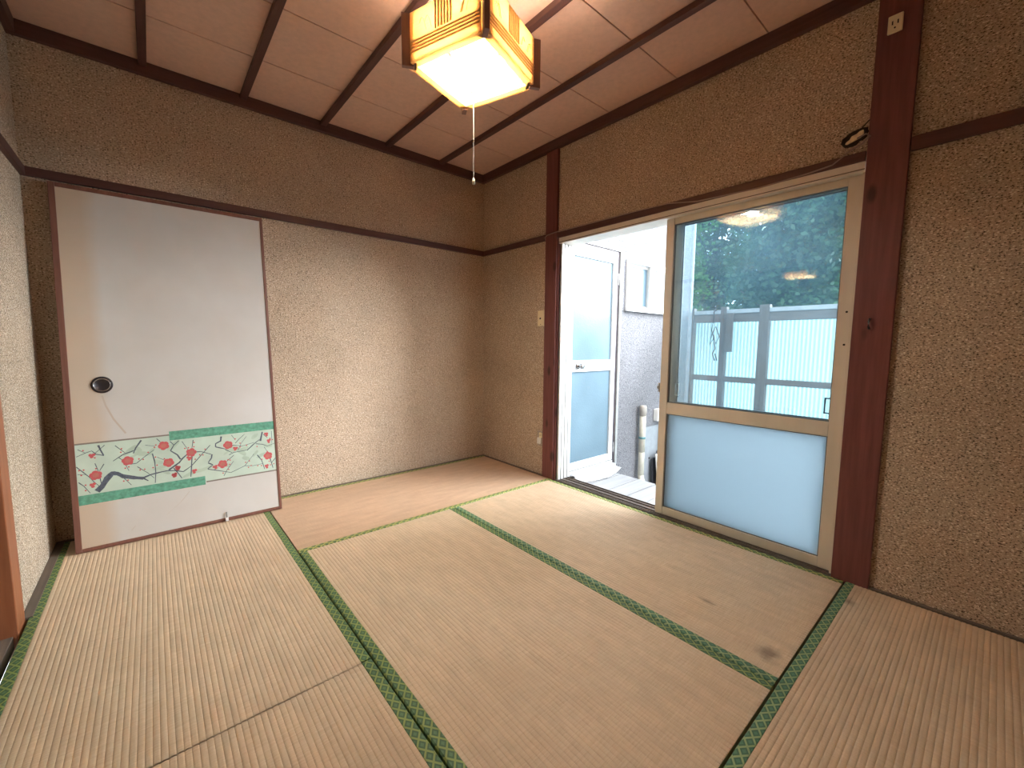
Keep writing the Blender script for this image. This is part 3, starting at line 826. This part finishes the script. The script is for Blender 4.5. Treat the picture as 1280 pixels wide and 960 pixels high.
# ---------------------------------------------------------------- pendant lamp
M['pine'] = leafwood('backlit_pine', (0.84, 0.64, 0.36), 0.55)
M['pine_slat'] = leafwood('pine_slat', (0.70, 0.50, 0.26), 0.45)
M['fin'] = wood('dark_lamp_fin', (0.20, 0.10, 0.08), (0.28, 0.15, 0.12), 0.5, 2, False)
M['tube'] = emit('lit_fluorescent_tube', (1.0, 0.92, 0.80), LAMP_STRENGTH)
M['enamel'] = plain('white_enamel', (0.80, 0.80, 0.78), 0.35, 0, 0.02)
M['cord'] = flat('black_flex', (0.015, 0.015, 0.018), 0.5)
def pendant(loc, rz, tube_mat, label, zc, suffix=''):
    t = thing('pendant_lamp' + suffix, label, 'lamp', loc, rz)
    h = 0.167          # inner half side
    H = 0.165
    gap = 0.016
    for k in range(4):
        pnl = MB().box(-h + gap, h - gap, h, h + 0.006, 0.0, H)
        o = pnl.build('shade_panel', M['pine'], t, 0.001)
        o.rotation_euler = (0, 0, k * math.pi / 2)
        for ya, yb_, nm in ((h + 0.0061, h + 0.0085, 'slat'), (h - 0.0025, h - 0.0001, 'inner_slat')):
            for z in (0.030, 0.041, 0.052, 0.063):
                B(-h + gap + 0.002, h - gap - 0.002, ya, yb_, z, z + 0.0045).build(nm, M['pine_slat'], o)
            for i in range(6):
                B(-0.035 + i * 0.013, -0.029 + i * 0.013, ya, yb_, 0.075, H - 0.004).build(nm, M['pine_slat'], o)
        lg = MB().box(-h + gap, h - gap, h - 0.024, h - 0.0002, 0.0, 0.007)
        lg.build('bottom_ledge', M['pine'], o, 0.001)
        gm = MB()
        rnd_ = random.Random(k)
        for j in range(7):
            sx = rnd_.choice((-1, 1))
            x0 = sx * rnd_.uniform(0.05, 0.10)
            pts = []
            L_ = rnd_.uniform(0.02, 0.035)
            for q in range(6):
                u_ = q / 5
                pts.append((x0 + sx * L_ * u_ * 0.9, h + 0.0066, 0.085 + rnd_.uniform(0, 0.002) + L_ * 1.3 * math.sin(u_ * 2.4)))
            gm.tube(pts, 0.0009, 4)
        tag(gm.build('carved_grass', M['pine_slat'], o), None, None, None, 'stuff')
        a = math.pi / 4 + k * math.pi / 2
        f = MB().box(0.2155, 0.258, -0.009, 0.009, -0.006, H + 0.004)
        fo = f.build('corner_fin', M['fin'], t, 0.0015)
        fo.rotation_euler = (0, 0, a)
        c = MB().box(0.2055, 0.2153, -0.022, 0.022, 0.0, H)
        co = c.build('corner_block', M['pine'], t, 0.001)
        co.rotation_euler = (0, 0, a)
    MB().torus((0, 0, 0.078), 0.112, 0.0150).build('ring_tube' + suffix, tube_mat, t, 0, True)
    MB().torus((0, 0, 0.092), 0.074, 0.0145).build('ring_tube' + suffix, tube_mat, t, 0, True)
    hub = MB().lathe([(0.0, 0.076), (0.030, 0.076), (0.046, 0.084), (0.052, 0.102), (0.10, 0.129), (0.130, 0.136), (0.130, 0.140), (0.0, 0.142)], n=40)
    hb = hub.build('reflector', M['enamel'], t, 0, True)
    st = MB()
    for i in range(16):
        a = 2 * math.pi * i / 16
        for r0, r1 in ((0.016, 0.028),):
            c_, s_ = math.cos(a), math.sin(a)
            st.add([(r0 * c_ - 0.0014 * s_, r0 * s_ + 0.0014 * c_, 0.0756), (r1 * c_ - 0.0014 * s_, r1 * s_ + 0.0014 * c_, 0.0756),
                    (r1 * c_ + 0.0014 * s_, r1 * s_ - 0.0014 * c_, 0.0756), (r0 * c_ + 0.0014 * s_, r0 * s_ - 0.0014 * c_, 0.0756)], [(0, 1, 2, 3)])
    st.build('vent_slot', M['black_hole'], hb)
    MB().tube([(0, 0, 0.142), (0, 0, zc - loc[2] - 0.04)], 0.0045, 8).build('flex', M['cord'], t)
    MB().lathe([(0.0, -0.055), (0.012, -0.05), (0.035, -0.02), (0.04, -0.0005), (0.0, -0.0005)], (0, 0, zc - loc[2]), 24).build('ceiling_rose', M['plastic_white'], t, 0, True)
    sp = MB().tube([(0, 0, 0.076), (0, 0, -0.36)], 0.0009, 6).build('pull_string', M['plastic_white'], t)
    MB().lathe([(0.0, -0.016), (0.005, -0.014), (0.006, -0.004), (0.004, 0.006), (0.0, 0.010)], (0, 0, -0.37), 12).build('pull_bead', M['plastic_cream'], sp, 0, True)
    return t
pendant((-1.279, -1.646, 2.0), math.radians(19), M['tube'], 'lit square pine pendant lamp hanging above the middle mat', CZ)
M['tube_far'] = emit('lit_fluorescent_tube_next_room', (1.0, 0.90, 0.74), FAR_LAMP_STRENGTH)
pendant((-4.30, -1.17, 1.93), 0.0, M['tube_far'], 'lit pendant lamp of the next room mirrored in the door glass', CZ, '_offscreen')

# ---------------------------------------------------------------- small fittings on the east wall
sw = thing('light_switch', 'narrow cream light switch plate beside the thin post', 'switch', (0, -0.728, 1.205))
B(-0.007, 0, -0.034, 0.034, -0.058, 0.058).build('plate', M['plastic_cream'], sw, 0.002)
B(-0.011, -0.0071, -0.012, 0.012, -0.020, 0.026).build('rocker', M['plastic_cream'], sw, 0.001)
B(-0.0115, -0.0111, -0.006, 0.008, -0.008, 0.004).build('slot', M['black_hole'], sw)
MB().tube([(-0.0072, 0, -0.046), (-0.0082, 0, -0.046)], 0.004, 10).build('screw', M['chrome'], sw)
so = thing('wall_socket', 'small grey wall socket with a white plug low beside the thin post', 'socket', (0, -0.742, 0.285))
B(-0.006, 0, -0.033, 0.033, -0.058, 0.058).build('plate', plain('grey_steel_plate', (0.40, 0.36, 0.32), 0.4, 0.4), so, 0.002)
B(-0.018, -0.0061, -0.024, 0.004, 0.010, 0.048).build('cream_tap', M['plastic_cream'], so, 0.003)
B(-0.022, -0.0061, -0.010, 0.022, -0.040, 0.008).build('white_plug', M['plastic_white'], so, 0.004)
for y in (-0.014, -0.006):
    B(-0.0186, -0.0181, y - 0.001, y + 0.001, 0.022, 0.034).build('slot', M['black_hole'], so)
po = thing('post_socket', 'small cream two hole socket high on the thick knotty post', 'socket', (-0.022, -2.646, 2.238))
B(-0.010, 0, -0.022, 0.022, -0.032, 0.032).build('plate', M['plastic_cream'], po, 0.003)
for y in (-0.008, 0.008):
    B(-0.0106, -0.0101, y - 0.002, y + 0.002, -0.004, 0.010).build('slot', M['black_hole'], po)
MB().tube([(-0.0101, 0, -0.016), (-0.0112, 0, -0.016)], 0.003, 10).build('screw', M['black_hole'], po)

# hole in the plaster with torn filler
hl = thing('plaster_hole', 'ragged dark hole with torn paper filler beside the thick post', 'wall hole', (0, -2.545, 1.868))
rnd = random.Random(11)
pts = []
for k in range(22):
    a = 2 * math.pi * k / 22
    r_ = 1.0 + rnd.uniform(-0.10, 0.10)
    pts.append((0.040 * r_ * math.cos(a), 0.026 * r_ * math.sin(a) - 0.010 * math.cos(a)))
m = MB()
n = len(pts)
vs_ = [(-0.004, y * 1.05, z * 1.05) for y, z in pts] + [(-0.0075, y * 0.98, z * 0.98) for y, z in pts] + [(-0.0015, y * 0.82, z * 0.82) for y, z in pts]
vs_ = [(-0.0005, y * 1.15, z * 1.15) for y, z in pts] + vs_[n:]
fs = []
for i in range(2):
    for k in range(n):
        fs.append((i * n + k, i * n + (k + 1) % n, (i + 1) * n + (k + 1) % n, (i + 1) * n + k))
fs.append(tuple(2 * n + k for k in range(n)))
m.add(vs_, fs)
m.build('hole_rim', flat('dark_crumbled_edge', (0.035, 0.024, 0.018), 0.9), hl)
m = MB()
pts2 = [(0.030, -0.020), (0.022, -0.022), (0.004, -0.016), (-0.020, -0.008), (-0.030, 0.006), (-0.028, 0.020), (-0.016, 0.018), (-0.006, 0.010), (0.010, 0.006), (0.016, -0.006), (0.026, -0.012)]
m.prism([(y, z) for y, z in pts2], 0, -0.011, -0.0016)
m.build('torn_filler', M['putty'], hl, 0.002)
cr = MB().tube([(-0.002, -0.022, 0.032), (-0.002, -0.034, 0.044), (-0.002, -0.046, 0.056)], 0.0022, 6)
cr.build('crack', M['black_hole'], hl)
wr = MB().tube([(-0.012, -0.774, 1.755), (-0.022, -0.776, 1.785), (-0.026, -0.80, 1.796), (-0.024, -0.88, 1.803), (-0.020, -1.2, 1.802), (-0.020, -1.55, 1.801),
                (-0.0195, -1.735, 1.797), (-0.020, -1.90, 1.768), (-0.020, -2.20, 1.757), (-0.020, -2.40, 1.766), (-0.020, -2.48, 1.775), (-0.026, -2.53, 1.806),
                (-0.028, -2.575, 1.826), (-0.030, -2.60, 1.848), (-0.026, -2.585, 1.862), (-0.014, -2.556, 1.858)], 0.0032, 6)
tag(wr.build('thin_cable', M['wire'], None, 0, True), 'thin brown cable strung along the lintel into the plaster hole', 'cable')
hk = MB().tube([(-0.022, -2.648, 1.125), (-0.034, -2.648, 1.124), (-0.040, -2.648, 1.112), (-0.038, -2.648, 1.092), (-0.028, -2.648, 1.086)], 0.004, 8)
tag(hk.build('coat_hook', M['dark_metal'], None, 0, True), 'small dark hook on the thick knotty post', 'hook')

# ---------------------------------------------------------------- outdoors: side building with door and window
SY = -0.85
GZ = -0.50
gnd = struct('ground', B(0.121, 14, -12, 8, GZ - 0.1, GZ), plain('damp_concrete', (0.22, 0.215, 0.21), 0.9, 0, 0.2, 6), 'bare concrete ground of the yard behind the house', 'ground')
DX0, DX1, DZ0, DZ1 = 0.128, 0.80, -0.04, 1.79       # outdoor door opening
WX0, WX1, WZ0, WZ1 = 0.895, 1.66, 1.31, 1.745      # outdoor window opening
e = MB()
y0, y1 = SY, SY + 0.12
e.box(0.121, DX0, y0, y1, GZ, 3.0)
e.box(DX0, DX1 + 0.03, y0, y1, DZ1 + 0.03, 3.0)
e.box(DX0, DX1 + 0.03, y0, y1, GZ, DZ0)
e.box(DX1 + 0.03, WX0, y0, y1, GZ, 3.0)
e.box(WX0, WX1, y0, y1, GZ, WZ0)
e.box(WX0, WX1, y0, y1, WZ1, 3.0)
e.box(WX1, 2.05, y0, y1, GZ, 3.0)
struct('wall_outdoor', e, M['stucco'], 'rough grey stucco wall outdoors holding the white door', 'wall')
M['corner'] = plain('grey_corner_post', (0.28, 0.28, 0.3), 0.6)
struct('trim_16', MB().tube([(2.068, SY + 0.02, GZ), (2.068, SY + 0.02, 3.0)], 0.040, 20), M['corner'], 'grey round downpipe at the end of the outdoor stucco wall', 'downpipe')

dr = thing('door_4', 'white aluminium outdoor door with blue hammered glass panes', 'door', kind='structure')
yd = SY - 0.004
B(0.150, 0.215, yd, yd + 0.035, 0.008, 1.757).build('stile', M['white_alu'], dr, 0.002)
B(0.715, 0.768, yd, yd + 0.035, 0.008, 1.757).build('stile', M['white_alu'], dr, 0.002)
for a, b in ((0.008, 0.068), (0.795, 0.885), (1.685, 1.757)):
    B(0.2155, 0.7145, yd + 0.001, yd + 0.034, a, b).build('rail', M['white_alu'], dr, 0.002)
B(0.213, 0.717, yd + 0.014, yd + 0.020, 0.883, 1.687).build('upper_pane', M['obscure'], dr)
B(0.213, 0.717, yd + 0.014, yd + 0.020, 0.066, 0.797).build('lower_pane', M['obscure'], dr)
kn = MB()
kn.tube([(0.285, yd - 0.0005, 0.842), (0.285, yd - 0.006, 0.842)], 0.024, 20)
kn.tube([(0.285, yd - 0.006, 0.842), (0.285, yd - 0.028, 0.842), (0.285, yd - 0.034, 0.842), (0.285, yd - 0.055, 0.842)], [0.010, 0.010, 0.022, 0.020], 20)
kn.build('knob', M['chrome'], dr, 0, True)
for z in (1.56, 0.12):
    MB().tube([(0.775, yd - 0.006, z - 0.045), (0.775, yd - 0.006, z + 0.045)], 0.007, 10).build('hinge', M['chrome'], dr)
M['seal'] = plain('dark_door_frame', (0.08, 0.065, 0.08), 0.5)
f = MB()
f.box(0.770, 0.800, SY + 0.002, SY + 0.06, DZ0, DZ1)
f.box(DX0 + 0.002, 0.770, SY + 0.002, SY + 0.06, 1.760, DZ1)
f.build('door_frame', M['seal'], dr, 0.001)
f = MB()
f.box(0.800, 0.829, SY - 0.012, SY + 0.06, DZ0, DZ1 + 0.029)
f.box(DX0 + 0.002, 0.800, SY - 0.012, SY + 0.06, DZ1, DZ1 + 0.029)
f.build('outer_casing', plain('grey_aluminium_casing', (0.38, 0.39, 0.39), 0.5, 0.2), dr, 0.001)
B(DX0 + 0.002, 0.768, SY - 0.010, SY + 0.06, DZ0 + 0.001, 0.004).build('threshold', M['jamb'], dr, 0.001)

wi = thing('window_1', 'small outdoor sliding window high in the stucco wall', 'window', kind='structure')
f = MB()
f.box(WX0, WX1, SY - 0.02, SY + 0.08, WZ0, WZ0 + 0.028)
f.box(WX0, WX1, SY - 0.02, SY + 0.08, WZ1 - 0.024, WZ1)
f.box(WX0, WX0 + 0.014, SY - 0.02, SY + 0.08, WZ0 + 0.028, WZ1 - 0.024)
f.box(WX1 - 0.014, WX1, SY - 0.02, SY + 0.08, WZ0 + 0.028, WZ1 - 0.024)
f.build('window_frame', M['white_alu'], wi, 0.001)
B(WX0 - 0.02, WX1 + 0.02, SY - 0.045, SY - 0.0205, WZ0 - 0.008, WZ0 + 0.012).build('window_sill', M['white_alu'], wi, 0.001)
for a, b, yy in ((WX0 + 0.015, 1.285, SY + 0.02), (1.265, WX1 - 0.015, SY - 0.008)):
    f = MB()
    za, zb = WZ0 + 0.029, WZ1 - 0.025
    f.box(a, a + 0.016, yy, yy + 0.024, za, zb); f.box(b - 0.016, b, yy, yy + 0.024, za, zb)
    f.box(a + 0.016, b - 0.016, yy, yy + 0.024, za, za + 0.022); f.box(a + 0.016, b - 0.016, yy, yy + 0.024, zb - 0.022, zb)
    so_ = f.build('window_sash', M['jamb'], wi, 0.001)
    B(a + 0.014, b - 0.014, yy + 0.010, yy + 0.015, za + 0.02, zb - 0.02).build('pane', M['obscure'], so_)

# deck of pale boards outside the sliding door
M['deck'] = wood('pale_grey_deck_paint', (0.33, 0.33, 0.34), (0.43, 0.43, 0.44), 0.7, 0, False, 30)
dk = thing('deck', 'narrow deck of pale grey boards outside the sliding door', 'deck', (0.13, -0.86, GZ))
yb = 0.0
DKZ = -0.05 - GZ
rnd = random.Random(5)
bw = [0.185, 0.165] + [0.153] * 9
for i, w_ in enumerate(bw):
    dz = rnd.uniform(-0.002, 0.002)
    B(0.0, 0.495 + rnd.uniform(-0.006, 0.006), yb - w_ + 0.004, yb - 0.004, DKZ - 0.025 + dz, DKZ + dz).build('deck_board', M['deck'], dk, 0.002)
    yb -= w_
for x in (0.03, 0.43):
    B(x, x + 0.05, yb, -0.004, DKZ - 0.085, DKZ - 0.028).build('joist', M['corner'], dk)
    for y in (-0.06, -0.9, yb + 0.06):
        B(x, x + 0.05, y - 0.025, y + 0.025, 0.0, DKZ - 0.0855).build('deck_leg', M['corner'], dk)

# crumpled white sheet on the deck in front of the outdoor door
rnd = random.Random(21)
m = MB()
nx, ny = 22, 12
vs_, fs = [], []
for j in range(ny + 1):
    for i in range(nx + 1):
        u_, v_ = i / nx, j / ny
        x = 0.20 + 0.56 * u_ + 0.02 * math.sin(7 * v_)
        y = -0.862 - (0.11 + 0.07 * math.sin(3 * u_ + 0.4)) * v_
        z = -0.044 + 0.036 * (1 - v_) * (0.45 + 0.55 * u_) + 0.010 * math.sin(11 * u_ + 3 * v_) * (1 - v_) + rnd.uniform(0, 0.004)
        vs_.append((x, y, max(z, -0.0455)))
for j in range(ny):
    for i in range(nx):
        a = j * (nx + 1) + i
        fs.append((a, a + 1, a + nx + 2, a + nx + 1))
m.add(vs_, fs)
cs = tag(m.build('crumpled_sheet', plain('white_vinyl_sheet', (0.55, 0.55, 0.56), 0.5, 0, 0.06), None, 0, True), 'crumpled white sheet on the deck below the outdoor door', 'sheet')
sd = cs.modifiers.new('solid', 'SOLIDIFY'); sd.thickness = 0.002; sd.offset = 1.0

# drain pipe, cable box, sheet metal, leaning boards
pp = thing('drain_pipe', 'cream drain pipe with an elbow standing against the stucco wall', 'pipe', (1.165, SY - 0.05, GZ))
pz = -GZ
M['pvc'] = plain('aged_cream_pvc', (0.52, 0.5, 0.42), 0.5, 0, 0.10)
MB().tube([(0, 0, pz + 0.02), (0, 0, pz + 0.36)], 0.029, 20).build('upper_pipe', M['pvc'], pp, 0, True)
MB().tube([(0, 0, pz + 0.36), (0, 0, pz + 0.44), (0, 0, pz + 0.455)], [0.031, 0.033, 0.028], 20).build('cap', plain('worn_grey_cap', (0.40, 0.37, 0.33), 0.6), pp, 0, True)
MB().tube([(0, 0, pz - 0.20), (0, 0, pz + 0.145)], 0.028, 20).build('lower_pipe', M['pvc'], pp, 0, True)
MB().tube([(0, 0, pz + 0.145), (0, 0, pz + 0.165)], 0.031, 20).build('joint_band', plain('teal_band', (0.10, 0.24, 0.26), 0.5), pp, 0, True)
MB().tube([(0, 0, pz - 0.20), (-0.005, -0.01, pz - 0.235), (-0.03, -0.04, pz - 0.26), (-0.10, -0.10, pz - 0.30), (-0.16, -0.16, 0.0)], 0.028, 16).build('elbow', M['pvc'], pp, 0, True)
cb = thing('cable_box', 'white cable box with a cord on the outdoor stucco wall', 'box', (1.50, SY, 0.335))
B(-0.075, 0.09, -0.055, -0.0005, -0.060, 0.060).build('cover', M['plastic_white'], cb, 0.008)
MB().tube([(0.0, -0.03, -0.06), (0.004, -0.032, -0.20), (-0.006, -0.03, -0.33), (0.004, -0.03, -0.39)], 0.007, 8).build('cord', M['plastic_white'], cb)
ms = thing('metal_sheet', 'dull grey metal sheet fixed to the foot of the stucco wall', 'metal sheet', (1.20, SY, GZ))
M['zinc'] = plain('dull_zinc', (0.32, 0.34, 0.37), 0.5, 0.2, 0.1)
B(0.02, 0.82, -0.010, -0.001, 0.0, 0.73).build('sheet', M['zinc'], ms)
for x, z in ((0.16, 0.42), (0.30, 0.46), (0.12, 0.15), (0.5, 0.42)):
    MB().lathe([(0.0, 0.0), (0.010, 0.001), (0.012, 0.006)], (0, 0, 0), 10).tube([(0, 0, 0), (0, 0, 0.001)], 0.001, 4)
    MB().tube([(x, -0.0101, z), (x, -0.015, z)], 0.011, 10).build('rivet', M['chrome'], ms)
def leaning(name, label, cat, x0, x1, h_, th, mat_, base_y, top_y):
    a = math.atan2(top_y - base_y, h_)
    m = MB().box(x0, x1, 0, th, 0, h_)
    o = m.build(name, mat_, None, 0.002)
    o.location = (0, base_y, GZ)
    o.rotation_euler = (-a, 0, 0)
    return tag(o, label, cat)
leaning('black_board', 'thin black board leaning behind the white board outdoors', 'board', 1.36, 1.80, 0.42, 0.012, flat('black_board', (0.02, 0.02, 0.025), 0.5), SY - 0.075, SY - 0.045)
leaning('white_board', 'white board leaning on the stucco wall beside the deck', 'board', 1.37, 1.82, 0.47, 0.014, M['plastic_white'], SY - 0.135, SY - 0.085)
cl = MB().box(1.46, 1.50, SY - 0.20, SY - 0.155, -0.32, -0.20).box(1.465, 1.495, SY - 0.19, SY - 0.165, -0.20, -0.16)
cl.box(1.47, 1.49, SY - 0.185, SY - 0.17, GZ, -0.32)
tag(cl.build('garden_tap', M['dark_metal'], None, 0.006), 'small black standing tap in front of the white board', 'tap')

# ---------------------------------------------------------------- fence of corrugated translucent sheets
FX = 2.12
M['fence_wood'] = wood('grey_weathered_timber', (0.11, 0.085, 0.08), (0.17, 0.14, 0.13), 0.8, 2, False)
M['fence_rail'] = wood('grey_weathered_rail', (0.11, 0.085, 0.08), (0.17, 0.14, 0.13), 0.8, 1, False)
M['poly'] = frosted_mat('translucent_corrugated_sheet', (0.25, 0.34, 0.35), 0.02)
fe = thing('yard_fence', 'weathered timber fence clad in translucent corrugated sheets', 'fence', (FX, 0, GZ))
posts = [(-0.86, 0.05), (-1.183, 0.055), (-1.55, 0.085), (-2.30, 0.06), (-3.05, 0.06), (-3.80, 0.06)]
for y, w_ in posts:
    B(-0.03, 0.03, y - w_ / 2, y + w_ / 2, 0.0, 1.895).build('fence_post', M['fence_wood'], fe, 0.002)
for i in range(len(posts) - 1):
    ya, yb_ = posts[i][0] - posts[i][1] / 2 - 0.001, posts[i + 1][0] + posts[i + 1][1] / 2 + 0.001
    for z0, z1 in ((1.745, 1.825), (1.150, 1.205), (0.42, 0.48)):
        B(-0.022, 0.010, yb_, ya, z0, z1).build('fence_rail', M['fence_rail'], fe, 0.002)
    B(-0.030, 0.030, yb_, ya, 1.826, 1.865).build('fence_cap', plain('pale_fence_cap', (0.36, 0.37, 0.39), 0.6) if i == 0 else bpy.data.materials['pale_fence_cap'], fe, 0.002)
    vs_, fs = [], []
    n = max(8, int((ya - yb_) / 0.008))
    for k in range(n + 1):
        y = ya - (ya - yb_) * k / n
        x = 0.020 + 0.007 * math.sin(2 * math.pi * (ya - y) / 0.032)
        for z in (0.03, 1.744):
            vs_.append((x, y, z))
    for k in range(n):
        fs.append((2 * k, 2 * k + 2, 2 * k + 3, 2 * k + 1))
    m = MB().add(vs_, fs)
    so_ = m.build('corrugated_sheet', M['poly'], fe, 0, True)
# dark offcut hung on the fence, and wire clip hanger
tag(B(FX - 0.055, FX - 0.032, -1.285, -1.218, 0.95, 1.33).build('dark_offcut', M['fence_wood'], None, 0.002), 'short dark plank fixed on the fence beside the wire hanger', 'plank')
hz = [(-1.176, 1.34), (-1.176, 1.27), (-1.16, 1.16), (-1.19, 1.09), (-1.15, 1.02), (-1.165, 1.12), (-1.20, 1.20), (-1.24, 1.10), (-1.21, 1.03), (-1.18, 1.12), (-1.205, 0.98), (-1.18, 0.93), (-1.205, 0.86)]
wh = MB()
hx_ = FX - 0.08
wh.tube([(hx_, y + 0.065, z) for y, z in hz], 0.006, 6)
wh.tube([(hx_, -1.14, 0.93), (hx_, -1.165, 0.86)], 0.006, 6)
wh.tube([(hx_, -1.111, 1.34), (FX - 0.05, -1.111, 1.378), (FX - 0.037, -1.111, 1.36)], 0.006, 6)
tag(wh.build('wire_hanger', M['dark_metal'], None, 0, True), 'bent wire clip hanger dangling from the fence top', 'hanger')

# ---------------------------------------------------------------- trees beyond the fence
def leaf_mat(name, col):
    m, N, L, p = new_mat(name)
    out = N['Material Output']
    v = coords(N, L)
    n = noise(N, L, v, 2.0, 3)
    r = ramp(N, [(0.3, tuple(c * 0.6 for c in col)), (0.7, tuple(c * 1.35 for c in col))])
    L.new(n.outputs['Fac'], r.inputs['Fac'])
    L.new(r.outputs['Color'], p.inputs['Base Color'])
    p.inputs['Roughness'].default_value = 0.5
    tl = N.new('ShaderNodeBsdfTranslucent')
    L.new(r.outputs['Color'], tl.inputs['Color'])
    mx = N.new('ShaderNodeMixShader'); mx.inputs[0].default_value = 0.4
    L.new(p.outputs[0], mx.inputs[1]); L.new(tl.outputs[0], mx.inputs[2])
    L.new(mx.outputs[0], out.inputs['Surface'])
    return m
M['leaf'] = leaf_mat('dark_evergreen_leaf', (0.035, 0.085, 0.035))
M['leaf2'] = leaf_mat('bright_young_leaf', (0.075, 0.19, 0.04))
M['bark'] = wood('tree_bark', (0.06, 0.045, 0.035), (0.11, 0.085, 0.065), 0.9, 2, False)
def tree(label, x, y, h0, h1, rx, ry, nleaf, lm, seed):
    t = thing('garden_tree', label, 'tree', (x, y, GZ), 0, 'trees beyond the yard fence')
    rnd = random.Random(seed)
    cz = (h0 + h1) / 2
    MB().tube([(0, 0, 0), (0.05, 0.02, h0 * 0.6), (0.0, 0.06, cz), (0.04, 0.0, h1 * 0.9)], [0.11, 0.09, 0.06, 0.02], 10).build('trunk', M['bark'], t, 0, True)
    clumps = []
    for i in range(160):
        while True:
            a, b, c = rnd.uniform(-1, 1), rnd.uniform(-1, 1), rnd.uniform(-1, 1)
            if abs(a) ** 4 + abs(b) ** 4 + abs(c) ** 4 < 1:
                break
        clumps.append((a * rx, b * ry, cz + c * (h1 - h0) / 2, rnd.uniform(0.22, 0.42)))
    for i in range(9):
        c = clumps[i * 7]
        bz = min(c[2] * 0.75, h0 + rnd.uniform(0, 0.8))
        MB().tube([(0.02, 0.02, bz), (c[0] * 0.5, c[1] * 0.5, (bz + c[2]) / 2 + 0.1), (c[0], c[1], c[2])], [0.035, 0.022, 0.008], 6).build('branch', M['bark'], t, 0, True)
    m = MB()
    per = nleaf // len(clumps)
    for cx, cy, cz_, r_ in clumps:
        for k in range(per):
            d = Vector((rnd.gauss(0, 1), rnd.gauss(0, 1), rnd.gauss(0, 0.8)))
            d = d.normalized() * r_ * rnd.uniform(0.3, 1.0)
            q = Vector((cx, cy, cz_)) + d
            ax = Vector((rnd.gauss(0, 1), rnd.gauss(0, 1), rnd.gauss(0, 0.6))).normalized()
            sd_ = ax.cross(Vector((rnd.gauss(0, 1), rnd.gauss(0, 1), rnd.gauss(0, 1)))).normalized()
            ln, wd = rnd.uniform(0.055, 0.10), rnd.uniform(0.020, 0.034)
            m.add([q, q + ax * ln * 0.45 + sd_ * wd, q + ax * ln, q + ax * ln * 0.45 - sd_ * wd], [(0, 1, 2, 3)])
    fo = m.build('foliage', lm, t)
    tag(fo, None, None, None, 'stuff')
    return t
tree('bright green tree growing just beyond the fence at the stucco wall end', 4.3, 1.0, 1.5, 4.5, 0.62, 0.72, 32000, M['leaf2'], 1)
tree('dark evergreen tree just beyond the fence behind the wire hanger', 4.3, -1.22, 1.4, 4.6, 0.60, 0.72, 32000, M['leaf'], 2)
tree('dark evergreen tree in the second row behind the gap between the front trees', 6.5, 0.85, 1.4, 5.8, 0.60, 0.72, 34000, M['leaf'], 5)
tree('dark evergreen tree in the second row behind the dark front tree', 6.5, -1.40, 1.4, 5.7, 0.60, 0.72, 30000, M['leaf'], 6)
